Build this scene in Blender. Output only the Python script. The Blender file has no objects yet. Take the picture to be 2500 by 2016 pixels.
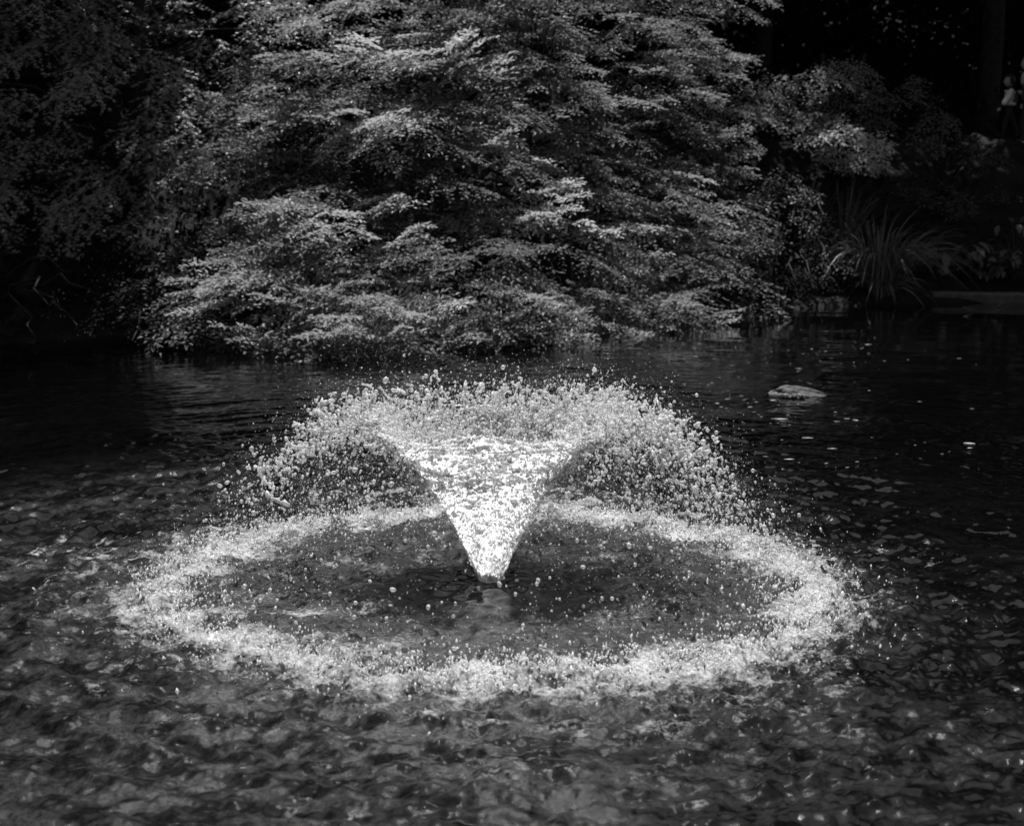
import bpy, math
import numpy as np
from mathutils import Vector

scene = bpy.context.scene
COL = scene.collection
rng = np.random.default_rng(7)

# ------------------------------------------------------------------ camera
CAM_H = 1.70
PITCH = math.radians(8.4)
cam_data = bpy.data.cameras.new("camera")
cam = bpy.data.objects.new("camera", cam_data)
COL.objects.link(cam)
cam.location = (0, 0, CAM_H)
cam.rotation_euler = (math.pi / 2 - PITCH, 0, 0)
cam_data.lens = 50
cam_data.sensor_width = 36
cam_data.sensor_fit = 'HORIZONTAL'
cam_data.clip_start = 0.05
cam_data.clip_end = 600
cam_data.dof.use_dof = True
cam_data.dof.focus_distance = 7.2
cam_data.dof.aperture_fstop = 3.6
scene.camera = cam

# ------------------------------------------------------------------ sky and sun
SUN_EL, SUN_AZ_X, SUN_AZ_Y = math.radians(66), 0.12, 0.99     # the sun stands high beyond the pond and lights the spray from behind
world = bpy.data.worlds.new("World")
scene.world = world
world.use_nodes = True
wn, wl = world.node_tree.nodes, world.node_tree.links
wn.clear()
sky = wn.new('ShaderNodeTexSky')
sky.sky_type = 'NISHITA'
sky.sun_disc = False
sky.sun_elevation = SUN_EL
sky.sun_rotation = math.atan2(SUN_AZ_X, SUN_AZ_Y)
bw = wn.new('ShaderNodeRGBToBW')          # black and white photograph: neutral sky
bg = wn.new('ShaderNodeBackground')
bg.inputs['Strength'].default_value = 0.06
wo = wn.new('ShaderNodeOutputWorld')
wl.new(sky.outputs[0], bw.inputs[0])
wl.new(bw.outputs[0], bg.inputs[0])
wl.new(bg.outputs[0], wo.inputs[0])

sd = bpy.data.lights.new("sun", 'SUN')
sd.energy = 5.0
sd.angle = math.radians(0.5)
sd.color = (1, 1, 1)
sun = bpy.data.objects.new("sun", sd)
COL.objects.link(sun)
_s = Vector((SUN_AZ_X, SUN_AZ_Y, 0)).normalized() * math.cos(SUN_EL)
sun_dir = Vector((_s.x, _s.y, math.sin(SUN_EL)))
sun.rotation_euler = sun_dir.to_track_quat('Z', 'Y').to_euler()
sun.location = (4, 30, 60)

scene.view_settings.view_transform = 'Standard'
scene.view_settings.look = 'None'
scene.view_settings.exposure = 0.85
scene.view_settings.gamma = 1.0
scene.view_settings.use_curve_mapping = False
scene.cycles.max_bounces = 8
scene.cycles.transmission_bounces = 6
scene.cycles.glossy_bounces = 3
scene.cycles.diffuse_bounces = 2
scene.cycles.transparent_max_bounces = 24
scene.cycles.sample_clamp_indirect = 3.0
scene.cycles.sample_clamp_direct = 3.0
scene.cycles.caustics_reflective = False
scene.cycles.caustics_refractive = False

# ------------------------------------------------------------------ helpers
F_PX = 3472.0


def P(px, py, d):
    """photo position + forward ground distance -> world point"""
    u = (px - 1250) / F_PX
    v = -(py - 1008) / F_PX
    dy = math.cos(PITCH) + v * math.sin(PITCH)
    dz = -math.sin(PITCH) + v * math.cos(PITCH)
    k = d / dy
    return np.array((u * k, d, CAM_H + dz * k))


def tag(o, label=None, cat=None, group=None, kind=None):
    if label: o['label'] = label
    if cat: o['category'] = cat
    if group: o['group'] = group
    if kind: o['kind'] = kind
    return o


def mesh_from_arrays(name, V, faces_list, smooth=False, attrs=None):
    """faces_list: list of (n,k) int arrays"""
    me = bpy.data.meshes.new(name)
    V = np.ascontiguousarray(V, dtype=np.float32)
    me.vertices.add(len(V))
    me.vertices.foreach_set('co', V.ravel())
    tot_loops = sum(f.size for f in faces_list)
    tot = sum(len(f) for f in faces_list)
    me.loops.add(tot_loops)
    me.polygons.add(tot)
    li = np.concatenate([f.ravel() for f in faces_list]).astype(np.int32)
    sizes = np.concatenate([np.full(len(f), f.shape[1], dtype=np.int32) for f in faces_list])
    starts = np.concatenate([[0], np.cumsum(sizes)[:-1]]).astype(np.int32)
    me.loops.foreach_set('vertex_index', li)
    me.polygons.foreach_set('loop_start', starts)
    me.polygons.foreach_set('loop_total', sizes)
    me.polygons.foreach_set('use_smooth', np.full(tot, smooth, dtype=bool))
    if attrs:
        for k, a in attrs.items():
            at = me.attributes.new(k, 'FLOAT', 'POINT')
            at.data.foreach_set('value', np.ascontiguousarray(a, dtype=np.float32))
    me.update(calc_edges=True)
    me.validate()
    return me


def obj(name, me, mat=None, parent=None, loc=None):
    o = bpy.data.objects.new(name, me)
    COL.objects.link(o)
    if mat is not None and not me.materials:
        me.materials.append(mat)
    if parent is not None:
        o.parent = parent
    if loc is not None:
        o.location = loc
    return o


def empty(name, loc=(0, 0, 0), rz=0):
    o = bpy.data.objects.new(name, None)
    o.empty_display_size = 0.2
    COL.objects.link(o)
    o.location = loc
    o.rotation_euler = (0, 0, rz)
    return o


def unit(a):
    return a / np.maximum(np.linalg.norm(a, axis=-1, keepdims=True), 1e-9)


def fft_noise(n, cells, lo, hi, seed, slope=1.0, aniso=1.0):
    """tileable n x n noise, unit variance; band lo..hi in cycles per tile; aniso > 1 stretches along axis 1"""
    r = np.random.default_rng(seed)
    kx = np.fft.fftfreq(n, 1 / n)[:, None]
    ky = np.fft.fftfreq(n, 1 / n)[None, :] * aniso
    k = np.sqrt(kx ** 2 + ky ** 2) + 1e-6
    amp = np.where((k > lo) & (k < hi), k ** (-slope), 0) * np.exp(-(k / hi) ** 4)
    f = np.fft.fft2(r.standard_normal((n, n))) * amp
    z = np.real(np.fft.ifft2(f))
    return (z / z.std()).astype(np.float32)


def samp(field, u, v):
    """bilinear periodic sampling, u, v in tiles"""
    n = field.shape[0]
    x = np.mod(u, 1.0) * n; y = np.mod(v, 1.0) * n
    i = np.floor(x).astype(np.int64) % n; j = np.floor(y).astype(np.int64) % n
    fx = x - np.floor(x); fy = y - np.floor(y)
    i2 = (i + 1) % n; j2 = (j + 1) % n
    return ((field[i, j] * (1 - fx) + field[i2, j] * fx) * (1 - fy)
            + (field[i, j2] * (1 - fx) + field[i2, j2] * fx) * fy)


def sstep(a, b, x):
    t = np.clip((x - a) / (b - a), 0, 1)
    return t * t * (3 - 2 * t)


# ------------------------------------------------------------------ materials
def new_mat(name):
    m = bpy.data.materials.new(name)
    m.use_nodes = True
    m.node_tree.nodes.clear()
    return m, m.node_tree.nodes, m.node_tree.links


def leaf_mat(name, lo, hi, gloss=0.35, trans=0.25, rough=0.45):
    """leaf colour from the per-leaf tone attribute (random variation, painted sun patches and crown shade), plus a little grain"""
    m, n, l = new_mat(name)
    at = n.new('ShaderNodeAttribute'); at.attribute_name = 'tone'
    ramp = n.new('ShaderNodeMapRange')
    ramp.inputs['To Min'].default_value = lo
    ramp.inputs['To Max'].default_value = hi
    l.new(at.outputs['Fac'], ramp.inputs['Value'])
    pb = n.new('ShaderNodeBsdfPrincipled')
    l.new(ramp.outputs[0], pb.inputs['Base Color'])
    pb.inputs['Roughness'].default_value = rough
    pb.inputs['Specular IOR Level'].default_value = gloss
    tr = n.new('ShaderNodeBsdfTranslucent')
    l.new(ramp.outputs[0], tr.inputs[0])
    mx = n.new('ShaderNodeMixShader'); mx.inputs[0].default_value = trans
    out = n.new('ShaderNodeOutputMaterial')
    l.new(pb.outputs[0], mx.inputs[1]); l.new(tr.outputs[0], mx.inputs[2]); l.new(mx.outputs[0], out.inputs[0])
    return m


def solid_mat(name, v, rough=0.7, var=0.3, scale=12, bump=0.3, spec=0.3):
    m, n, l = new_mat(name)
    tc = n.new('ShaderNodeTexCoord')
    ns = n.new('ShaderNodeTexNoise'); ns.inputs['Scale'].default_value = scale; ns.inputs['Detail'].default_value = 8
    l.new(tc.outputs['Object'], ns.inputs['Vector'])
    mr = n.new('ShaderNodeMapRange')
    mr.inputs['From Min'].default_value = 0.3; mr.inputs['From Max'].default_value = 0.7
    mr.inputs['To Min'].default_value = v * (1 - var); mr.inputs['To Max'].default_value = v * (1 + var)
    l.new(ns.outputs['Fac'], mr.inputs['Value'])
    pb = n.new('ShaderNodeBsdfPrincipled')
    l.new(mr.outputs[0], pb.inputs['Base Color'])
    pb.inputs['Roughness'].default_value = rough
    pb.inputs['Specular IOR Level'].default_value = spec
    bp = n.new('ShaderNodeBump'); bp.inputs['Strength'].default_value = bump; bp.inputs['Distance'].default_value = 0.02
    l.new(ns.outputs['Fac'], bp.inputs['Height']); l.new(bp.outputs[0], pb.inputs['Normal'])
    out = n.new('ShaderNodeOutputMaterial'); l.new(pb.outputs[0], out.inputs[0])
    return m


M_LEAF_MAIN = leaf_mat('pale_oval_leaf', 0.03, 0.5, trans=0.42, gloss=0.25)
M_LEAF_MAPLE = leaf_mat('maple_leaf', 0.09, 0.32, trans=0.22)
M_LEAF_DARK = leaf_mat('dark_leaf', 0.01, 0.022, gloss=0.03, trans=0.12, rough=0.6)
M_LEAF_BUSH = leaf_mat('round_bush_leaf', 0.05, 0.5, trans=0.25)
M_BLADE = leaf_mat('grass_blade', 0.05, 0.19, trans=0.2, rough=0.4)
M_BROAD = leaf_mat('broad_leaf', 0.05, 0.14, trans=0.2, rough=0.4)
M_BARK = solid_mat('bark', 0.018, 0.9, 0.5, 9, 0.8)
M_SOIL = solid_mat('bank_soil', 0.015, 0.95, 0.5, 3, 0.8, 0.1)
M_STONE = solid_mat('edging_stone', 0.08, 0.85, 0.3, 7, 0.4)


def water_material():
    m, n, l = new_mat('pond_water')
    geo = n.new('ShaderNodeNewGeometry')
    fo = n.new('ShaderNodeAttribute'); fo.attribute_name = 'foam'
    ae = n.new('ShaderNodeAttribute'); ae.attribute_name = 'aeration'
    # fine ripples
    n1 = n.new('ShaderNodeTexNoise'); n1.inputs['Scale'].default_value = 22; n1.inputs['Detail'].default_value = 7; n1.inputs['Roughness'].default_value = 0.68
    l.new(geo.outputs['Position'], n1.inputs['Vector'])
    bp = n.new('ShaderNodeBump'); bp.inputs['Distance'].default_value = 0.012
    bs = n.new('ShaderNodeMapRange'); bs.inputs['To Min'].default_value = 0.03; bs.inputs['To Max'].default_value = 1.0
    l.new(ae.outputs['Fac'], bs.inputs['Value']); l.new(bs.outputs[0], bp.inputs['Strength'])
    l.new(n1.outputs['Fac'], bp.inputs['Height'])
    # bubbles hanging just under the surface: grainy grey, own shape
    n2 = n.new('ShaderNodeTexNoise'); n2.inputs['Scale'].default_value = 60; n2.inputs['Detail'].default_value = 8; n2.inputs['Roughness'].default_value = 0.7
    l.new(geo.outputs['Position'], n2.inputs['Vector'])
    g = n.new('ShaderNodeMapRange'); g.inputs['From Min'].default_value = 0.30; g.inputs['From Max'].default_value = 0.70
    l.new(n2.outputs['Fac'], g.inputs['Value'])
    mu = n.new('ShaderNodeMath'); mu.operation = 'MULTIPLY'
    l.new(g.outputs[0], mu.inputs[0]); l.new(ae.outputs['Fac'], mu.inputs[1])
    bc = n.new('ShaderNodeMapRange'); bc.inputs['To Min'].default_value = 0.0008; bc.inputs['To Max'].default_value = 0.10
    l.new(mu.outputs[0], bc.inputs['Value'])
    w = n.new('ShaderNodeBsdfPrincipled')
    l.new(bc.outputs[0], w.inputs['Base Color'])
    ro = n.new('ShaderNodeMapRange'); ro.inputs['To Min'].default_value = 0.02; ro.inputs['To Max'].default_value = 0.12
    l.new(ae.outputs['Fac'], ro.inputs['Value']); l.new(ro.outputs[0], w.inputs['Roughness'])
    w.inputs['IOR'].default_value = 1.33
    l.new(bp.outputs[0], w.inputs['Normal'])
    # foam
    n3 = n.new('ShaderNodeTexNoise'); n3.inputs['Scale'].default_value = 42; n3.inputs['Detail'].default_value = 9; n3.inputs['Roughness'].default_value = 0.72
    l.new(geo.outputs['Position'], n3.inputs['Vector'])
    ad = n.new('ShaderNodeMath'); ad.operation = 'ADD'
    l.new(n3.outputs['Fac'], ad.inputs[0]); l.new(fo.outputs['Fac'], ad.inputs[1])
    fm = n.new('ShaderNodeMapRange'); fm.inputs['From Min'].default_value = 0.84; fm.inputs['From Max'].default_value = 1.24
    l.new(ad.outputs[0], fm.inputs['Value'])
    fs = n.new('ShaderNodeBsdfPrincipled')
    fs.inputs['Base Color'].default_value = (0.6, 0.6, 0.6, 1)
    fs.inputs['Roughness'].default_value = 0.45
    bp2 = n.new('ShaderNodeBump'); bp2.inputs['Strength'].default_value = 1.0; bp2.inputs['Distance'].default_value = 0.03
    l.new(n3.outputs['Fac'], bp2.inputs['Height']); l.new(bp2.outputs[0], fs.inputs['Normal'])
    mx = n.new('ShaderNodeMixShader')
    l.new(fm.outputs[0], mx.inputs[0]); l.new(w.outputs[0], mx.inputs[1]); l.new(fs.outputs[0], mx.inputs[2])
    out = n.new('ShaderNodeOutputMaterial'); l.new(mx.outputs[0], out.inputs[0])
    return m


def spray_material(name, white, rough=0.15, col=0.85, trans=0.5, bump=0.8):
    """white water: a share of aerated scattering over clear refracting water"""
    m, n, l = new_mat(name)
    tp = n.new('ShaderNodeBsdfTransparent'); tp.inputs[0].default_value = (0.96, 0.96, 0.96, 1)
    gl = n.new('ShaderNodeBsdfGlossy'); gl.inputs['Roughness'].default_value = 0.12
    fr = n.new('ShaderNodeFresnel'); fr.inputs[0].default_value = 1.45
    g = n.new('ShaderNodeMixShader')
    l.new(fr.outputs[0], g.inputs[0]); l.new(tp.outputs[0], g.inputs[1]); l.new(gl.outputs[0], g.inputs[2])
    d = n.new('ShaderNodeBsdfPrincipled')
    d.inputs['Base Color'].default_value = (col, col, col, 1)
    d.inputs['Roughness'].default_value = rough
    d.inputs['IOR'].default_value = 1.33
    t = n.new('ShaderNodeBsdfTranslucent'); t.inputs[0].default_value = (col, col, col, 1)
    m1 = n.new('ShaderNodeMixShader'); m1.inputs[0].default_value = trans
    l.new(d.outputs[0], m1.inputs[1]); l.new(t.outputs[0], m1.inputs[2])
    mx = n.new('ShaderNodeMixShader')
    geo = n.new('ShaderNodeNewGeometry')
    ns = n.new('ShaderNodeTexNoise'); ns.inputs['Scale'].default_value = 60; ns.inputs['Detail'].default_value = 4
    l.new(geo.outputs['Position'], ns.inputs['Vector'])
    mr = n.new('ShaderNodeMapRange')
    mr.inputs['From Min'].default_value = 0.35; mr.inputs['From Max'].default_value = 0.62
    mr.inputs['To Min'].default_value = max(0, white - 0.35); mr.inputs['To Max'].default_value = min(1, white + 0.3)
    l.new(ns.outputs['Fac'], mr.inputs['Value'])
    ns.inputs['Roughness'].default_value = 0.65
    bp = n.new('ShaderNodeBump'); bp.inputs['Strength'].default_value = bump; bp.inputs['Distance'].default_value = 0.012
    l.new(ns.outputs['Fac'], bp.inputs['Height']); l.new(bp.outputs[0], d.inputs['Normal'])
    l.new(mr.outputs[0], mx.inputs[0]); l.new(g.outputs[0], mx.inputs[1]); l.new(m1.outputs[0], mx.inputs[2])
    out = n.new('ShaderNodeOutputMaterial'); l.new(mx.outputs[0], out.inputs[0])
    return m


M_WATER = water_material()
M_JET = spray_material('white_jet_water', 1.3, 0.5, 0.80, 0.66, 0.35)
M_SPRAY = spray_material('spray_water', 0.66, 0.1, 0.92, 0.62)
M_TORN = spray_material('torn_water', 0.62, 0.2, 0.9, 0.75)
M_DROP = spray_material('clear_drop', 0.5, 0.08, 0.88)

# ------------------------------------------------------------------ terrain
def shore_y(x):
    return np.interp(x, [-60, -12, -6, -2, 2, 5, 7, 9, 60], [6, 11.5, 17.5, 19.5, 21.5, 23.3, 24.3, 24.6, 26])


def ground_z(x, y):
    d = y - shore_y(x)
    z = np.where(d < 0, np.maximum(-0.7, d * 0.35 - 0.05), 0)
    up = np.interp(d, [0, 0.4, 1.5, 5.0, 9.0, 12, 24, 60], [0.02, 0.14, 0.55, 2.85, 3.05, 3.6, 11, 16])
    z = np.where(d >= 0, up, z)
    return z


gx = np.concatenate([np.linspace(-70, -15, 30), np.linspace(-14, 14, 113), np.linspace(15, 70, 30)])
gy = np.concatenate([np.linspace(-20, 10, 20), np.linspace(10.5, 34, 95), np.linspace(35, 120, 30)])
nz = fft_noise(256, 1, 2, 60, 3, 1.3)
X, Y = np.meshgrid(gx, gy)
Z = ground_z(X, Y) + 0.10 * samp(nz, X / 12, Y / 12) * (Y > shore_y(X) + 0.5)
V = np.stack([X, Y, Z], -1).reshape(-1, 3)


def grid_faces(ny, nx):
    a = np.arange((ny - 1) * nx).reshape(ny - 1, nx)[:, :-1].ravel()
    return np.stack([a, a + 1, a + nx + 1, a + nx], 1)


tag(obj('ground', mesh_from_arrays('ground', V, [grid_faces(len(gy), len(gx))], True), M_SOIL), kind='structure')

# ------------------------------------------------------------------ pond water
FX, FY = -0.10, 6.35           # the fountain
R_RING = 1.40
fine_x = np.arange(-3.3, 3.3, 0.0125)
gr = []
s, x = 0.0125, 3.3
while x < 90:
    s = min(s * 1.035, 3.0); x += s; gr.append(x)
gr = np.array(gr)
wx = np.concatenate([-gr[::-1], fine_x, gr])
ys = []
y = 3.2
while y < 27.5:
    ys.append(y)
    y += 0.012 if y < 4 else 0.0025 * y if y < 16 else 0.05
wy = np.concatenate([[-20, -14, -9, -5, -2, 0, 1, 1.8, 2.3, 2.6, 2.8, 2.9, 3.0, 3.1], ys])
X, Y = np.meshgrid(wx, wy)
dx, dy = X - FX, Y - FY
Rr = np.sqrt(dx * dx + dy * dy)
Th = np.arctan2(dy, dx)
n_chop = fft_noise(1024, 1, 8, 120, 11, 1.6)          # tile 2.4 m: 30 cm .. 2 cm
n_chop2 = fft_noise(1024, 1, 6, 60, 12, 1.4)
n_ring = fft_noise(1024, 1, 6, 60, 13, 1.5, aniso=3.5)  # elongated along axis 1
n_big = fft_noise(512, 1, 1, 14, 14, 1.2)
n_fine = fft_noise(1024, 1, 30, 300, 15, 0.9)
amp = np.interp(Rr, [0, 0.12, 0.4, 1.0, 1.35, 1.6, 2.2, 3.5, 6, 10, 18, 60],
                [0.0, 0.002, 0.006, 0.007, 0.011, 0.012, 0.009, 0.006, 0.0026, 0.0008, 0.0005, 0.0004])
z = amp * (0.75 * samp(n_chop, X / 2.4, Y / 2.4) + 0.35 * samp(n_chop2, (X * 0.8 + Y * 0.6) / 3.7, (Y * 0.8 - X * 0.6) / 3.7))
# wave trains running outward from the ring of falling water
arc = Th / (2 * np.pi) * 3.0
trav = samp(n_ring, Rr / 3.2, arc + 0.02 * samp(n_big, X / 5, Y / 5))
z *= 1 - 0.4 * sstep(1.4, 2.4, dx)
z += (1 - 0.6 * sstep(1.4, 2.4, dx)) * np.interp(Rr, [0, 0.2, 0.5, 1.2, 1.8, 3, 5, 9, 16], [0.0, 0.006, 0.008, 0.006, 0.010, 0.009, 0.0050, 0.0014, 0.0004]) * trav
# longer swell
z += np.interp(Rr, [0, 1, 2, 5, 12], [0.0, 0.004, 0.012, 0.010, 0.003]) * samp(n_big, X / 7 + .3, Y / 7)
# spiky boil where the drops land
ringw = np.exp(-((Rr - R_RING - 0.08 * samp(n_big, Th / (2 * np.pi) * 2, Rr * 0)) / 0.20) ** 2)
spik = np.maximum(samp(n_chop, X / 0.9 + .2, Y / 0.9), 0) ** 1.6
z += ringw * (0.006 * spik + 0.006 * samp(n_fine, X / 1.3, Y / 1.3))
z += 0.0011 * sstep(3.4, 1.6, Rr) * sstep(0.3, 0.9, Rr) * samp(n_fine, X / 1.7 + .1, Y / 1.7)
far = np.exp(-np.maximum(np.abs(X) - 6, 0) / 8)
z *= np.where(Y < 2.5, 0.4, 1)
cell = np.maximum(0.0125, 0.035 * np.maximum(np.abs(X) - 3.3, 0))
z *= np.exp(-(cell / 0.18) ** 2)
# foam and bubble cover, with ripple glints and wave shading put in
b1 = samp(n_big, X / 2.3, Y / 2.3); b2 = samp(n_chop2, X / 1.9, Y / 1.9); b3 = samp(n_big, X / 5.1 + .4, Y / 5.1)
rr = Rr * 1.035 - 0.04 * dx / np.maximum(Rr, 0.3) + 0.07 * b1 + 0.05 * b3
side = np.cos(Th - math.radians(200)) * 0.5 + 0.5      # froth drifts to the left and toward the viewer
prof = np.interp(rr, [0, 0.35, 0.7, 1.1, 1.25, 1.40, 1.58, 1.8, 2.3, 3.0, 4.2],
                 [0.0, 0.02, 0.20, 0.26, 0.42, 0.62, 0.47, 0.28, 0.15, 0.05, 0])
rightfade = 1 - 0.75 * sstep(1.25, 2.1, dx) * sstep(1.3, 1.9, rr)
foam = prof * rightfade * (1 - 0.22 * side * sstep(1.45, 2.3, rr)) + 0.07 * b2 * (prof > 0.05) + 0.05 * b1 * (prof > 0.05)
foam += 0.05 * np.clip(trav, -1, 2) * sstep(1.5, 2.0, rr) * sstep(4.5, 2.5, rr)
trav2 = samp(n_ring, Rr / 1.2 + .5, arc * 2) + 0.5 * samp(n_chop, X / 1.5, Y / 1.5)
foam += 0.26 * sstep(0.8, 1.9, trav2) * sstep(-0.35, 0.3, np.sin(Th)) * sstep(1.55, 1.8, rr) * sstep(4.2, 2.4, rr) * (0.35 + 0.65 * rightfade)  # arcs of ripple glints painted as foam streaks
foam = np.clip(foam, 0, 1)
aer = np.interp(rr, [0, 0.25, 0.5, 0.9, 1.3, 1.9, 2.6, 3.4, 4.6], [0.0, 0.05, 0.35, 0.6, 0.9, 0.75, 0.5, 0.25, 0.0])
aer *= np.where(rr > 1.5, 0.3 + 0.45 * side, 1.0) * (0.8 + 0.3 * b1) * rightfade
front = sstep(6.35, 4.4, Y) * sstep(1.5, 0.3, X) * sstep(-2.3, -0.9, X)
aer = np.maximum(aer, 0.55 * front * (0.7 + 0.30 * b3))
blot = 0.45 * samp(n_ring, Rr / 2.0 + .3, arc * 1.3) + 0.45 * samp(n_big, X / 1.4, Y / 0.8) + 0.7 * samp(n_chop, X / 3.0, Y / 1.9) + 0.35 * samp(n_fine, X / 4, Y / 3)  # dark bands of the wave slopes, painted into the bubble tone
aer *= 1 - sstep(1.35, 2.1, rr) * (1 - (0.22 + 0.95 * sstep(-0.9, 0.9, blot)))
aer = np.maximum(aer, 0.55 * sstep(0.35, 0.9, rr) * sstep(1.4, 1.2, rr))
aer = np.clip(aer, 0, 1)
# under the cone the surface is pulled down to a smooth dimple
z -= 0.012 * np.exp(-(Rr / 0.22) ** 2)
V = np.stack([X, Y, z], -1).reshape(-1, 3)
me = mesh_from_arrays('pond_water', V, [grid_faces(len(wy), len(wx))], True,
                      {'foam': foam.ravel(), 'aeration': aer.ravel()})
tag(obj('pond_water', me, M_WATER), kind='structure')

# ------------------------------------------------------------------ blobs of water
def ico(sub):
    import bmesh
    bm = bmesh.new()
    bmesh.ops.create_icosphere(bm, subdivisions=sub, radius=1.0)
    v = np.array([w.co[:] for w in bm.verts]); f = np.array([[w.index for w in q.verts] for q in bm.faces])
    bm.free()
    return v, f


ICO1, ICO2, ICO3 = ico(1), ico(2), ico(3)
OCT = (np.array([[1, 0, 0], [-1, 0, 0], [0, 1, 0], [0, -1, 0], [0, 0, 1], [0, 0, -1]], float),
       np.array([[0, 2, 4], [2, 1, 4], [1, 3, 4], [3, 0, 4], [2, 0, 5], [1, 2, 5], [3, 1, 5], [0, 3, 5]]))


def blobs(base, pos, rad, stretch, axis, lump, r):
    """one array of lumpy drops: stretched along axis, surface dented by a few waves"""
    bv, bf = base
    N = len(pos)
    ax = unit(axis)
    v = bv[None] * np.ones((N, 1, 1))
    ph = r.uniform(0, 6.28, (N, 3, 1)); kd = r.normal(0, 1.6, (N, 3, 3))
    w = sum(np.sin(np.einsum('nvk,nk->nv', v, kd[:, q]) + ph[:, q]) for q in range(3)) / 3
    v = v * (1 + lump * w)[..., None] * rad[:, None, None]
    al = np.einsum('nvk,nk->nv', v, ax)
    v = v + ax[:, None, :] * (al * (stretch[:, None] - 1))[..., None]
    v = v + pos[:, None, :]
    F = bf[None] + (np.arange(N) * len(bv))[:, None, None]
    return v.reshape(-1, 3), F.reshape(-1, bf.shape[1])


G = 9.81
H_APEX = 0.735
VZ = math.sqrt(2 * G * H_APEX)
T_FL = 2 * VZ / G


def ballistic(theta, x, rs, hs):
    """x: share of the flight, rs: scale of reach, hs: scale of height"""
    r = 0.05 + (R_RING - 0.05) * rs * (0.86 * x + 0.14 * x ** 3)
    z = 4 * H_APEX * hs * x * (1 - x)
    return np.stack([r * np.cos(theta), r * np.sin(theta), z], -1)


fountain = tag(empty('fountain', (FX, FY, 0)), 'white water fountain throwing a flaring cone of spray from the pond surface', 'fountain')

# solid part of the jet: a torn sheet of revolution
nth, nx_ = 520, 260
th = np.linspace(0, 2 * np.pi, nth, endpoint=False)
xs = np.linspace(0.0, 0.42, nx_)
TH, XS = np.meshgrid(th, xs)
q1 = samp(n_chop, TH / (2 * np.pi), XS * 2.0)
q2 = samp(n_fine, TH / (2 * np.pi), XS * 1.6)
q3 = samp(n_big, TH / (2 * np.pi), XS * 1.5)
grow = XS / 0.42
pos = ballistic(TH, XS, 1 + 0.02 * q3 * grow, 1 + 0.03 * q3)
nrm = np.stack([np.cos(TH), np.sin(TH), -0.6 + 0 * TH], -1)
disp = (0.004 + 0.013 * grow) * (0.6 * q1 + 0.35 * q2 + 0.3 * q3)
pos = pos + nrm * disp[..., None]
pos[..., 2] += -0.01 + 0.008 * q1 * grow
V = pos.reshape(-1, 3)
a = np.arange(nx_ - 1)[:, None] * nth + np.arange(nth)[None, :]
b = np.arange(nx_ - 1)[:, None] * nth + (np.arange(nth)[None, :] + 1) % nth
F = np.stack([a, b, b + nth, a + nth], -1)
hole = samp(n_chop2, TH / (2 * np.pi) * 2, XS * 4.0) * 0.8 + 0.5 * q2
keep = hole[:-1] < np.interp(grow[:-1], [0, 0.5, 0.68, 0.85, 1.0], [9, 2.6, 1.4, 0.4, -1.0])
F = F[keep]
obj('jet_cone', mesh_from_arrays('jet_cone', V, [F], True), M_JET, fountain)
# rounded boiling foot of the jet
bv, bf = ICO3
k = 0.062 * (1 + 0.05 * np.sin(bv @ np.array([7, 3, 5]) + 1) + 0.05 * np.sin(bv @ np.array([-4, 8, 3])))
obj('jet_foot', mesh_from_arrays('jet_foot', bv * k[:, None] * np.array([1, 1, 0.9]) + np.array([0, 0, 0.02]), [bf], True), M_JET, fountain)


def spray_points(n, xlo, xhi, thin, contrast, r):
    """accept random flight states where the torn sheet of water is dense"""
    out_t, out_x = [], []
    while sum(map(len, out_t)) < n:
        t = r.uniform(0, 2 * np.pi, n * 2); x = r.uniform(xlo, xhi, n * 2) if xhi > xlo else np.full(n * 2, xlo)
        d = samp(n_chop2, t / (2 * np.pi) * 1.0, x * 0.9) + 0.6 * samp(n_big, t / (2 * np.pi), x)
        p = 1 / (1 + np.exp(-(d * contrast - 0.6)))
        p = p * (1 - thin * sstep(0.0, 0.55, -np.sin(t)) * sstep(0.22, 0.30, x))
        p = p * (1 - 0.45 * np.exp(-((t - math.pi / 2 - 0.1) / 0.3) ** 2))
        keep = r.uniform(0, 1, n * 2) < p
        out_t.append(t[keep]); out_x.append(x[keep])
    t = np.concatenate(out_t)[:n]; x = np.concatenate(out_x)[:n]
    return t, x


def vel(theta, x):
    return np.stack([np.cos(theta) * (R_RING / T_FL), np.sin(theta) * (R_RING / T_FL), VZ * (1 - 2 * x)], -1)


VV, FF, off = [], [], 0


def add(vf):
    global off
    VV.append(vf[0]); FF.append(vf[1] + off); off += len(vf[0])


def flush(name, mat, parent, kind='stuff', label=None):
    global VV, FF, off
    me = mesh_from_arrays(name, np.concatenate(VV), [np.concatenate(FF)], True)
    o = obj(name, me, mat, parent)
    if kind: o['kind'] = kind
    if label: o['label'] = label
    VV, FF, off = [], [], 0
    return o


r = np.random.default_rng(21)
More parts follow.
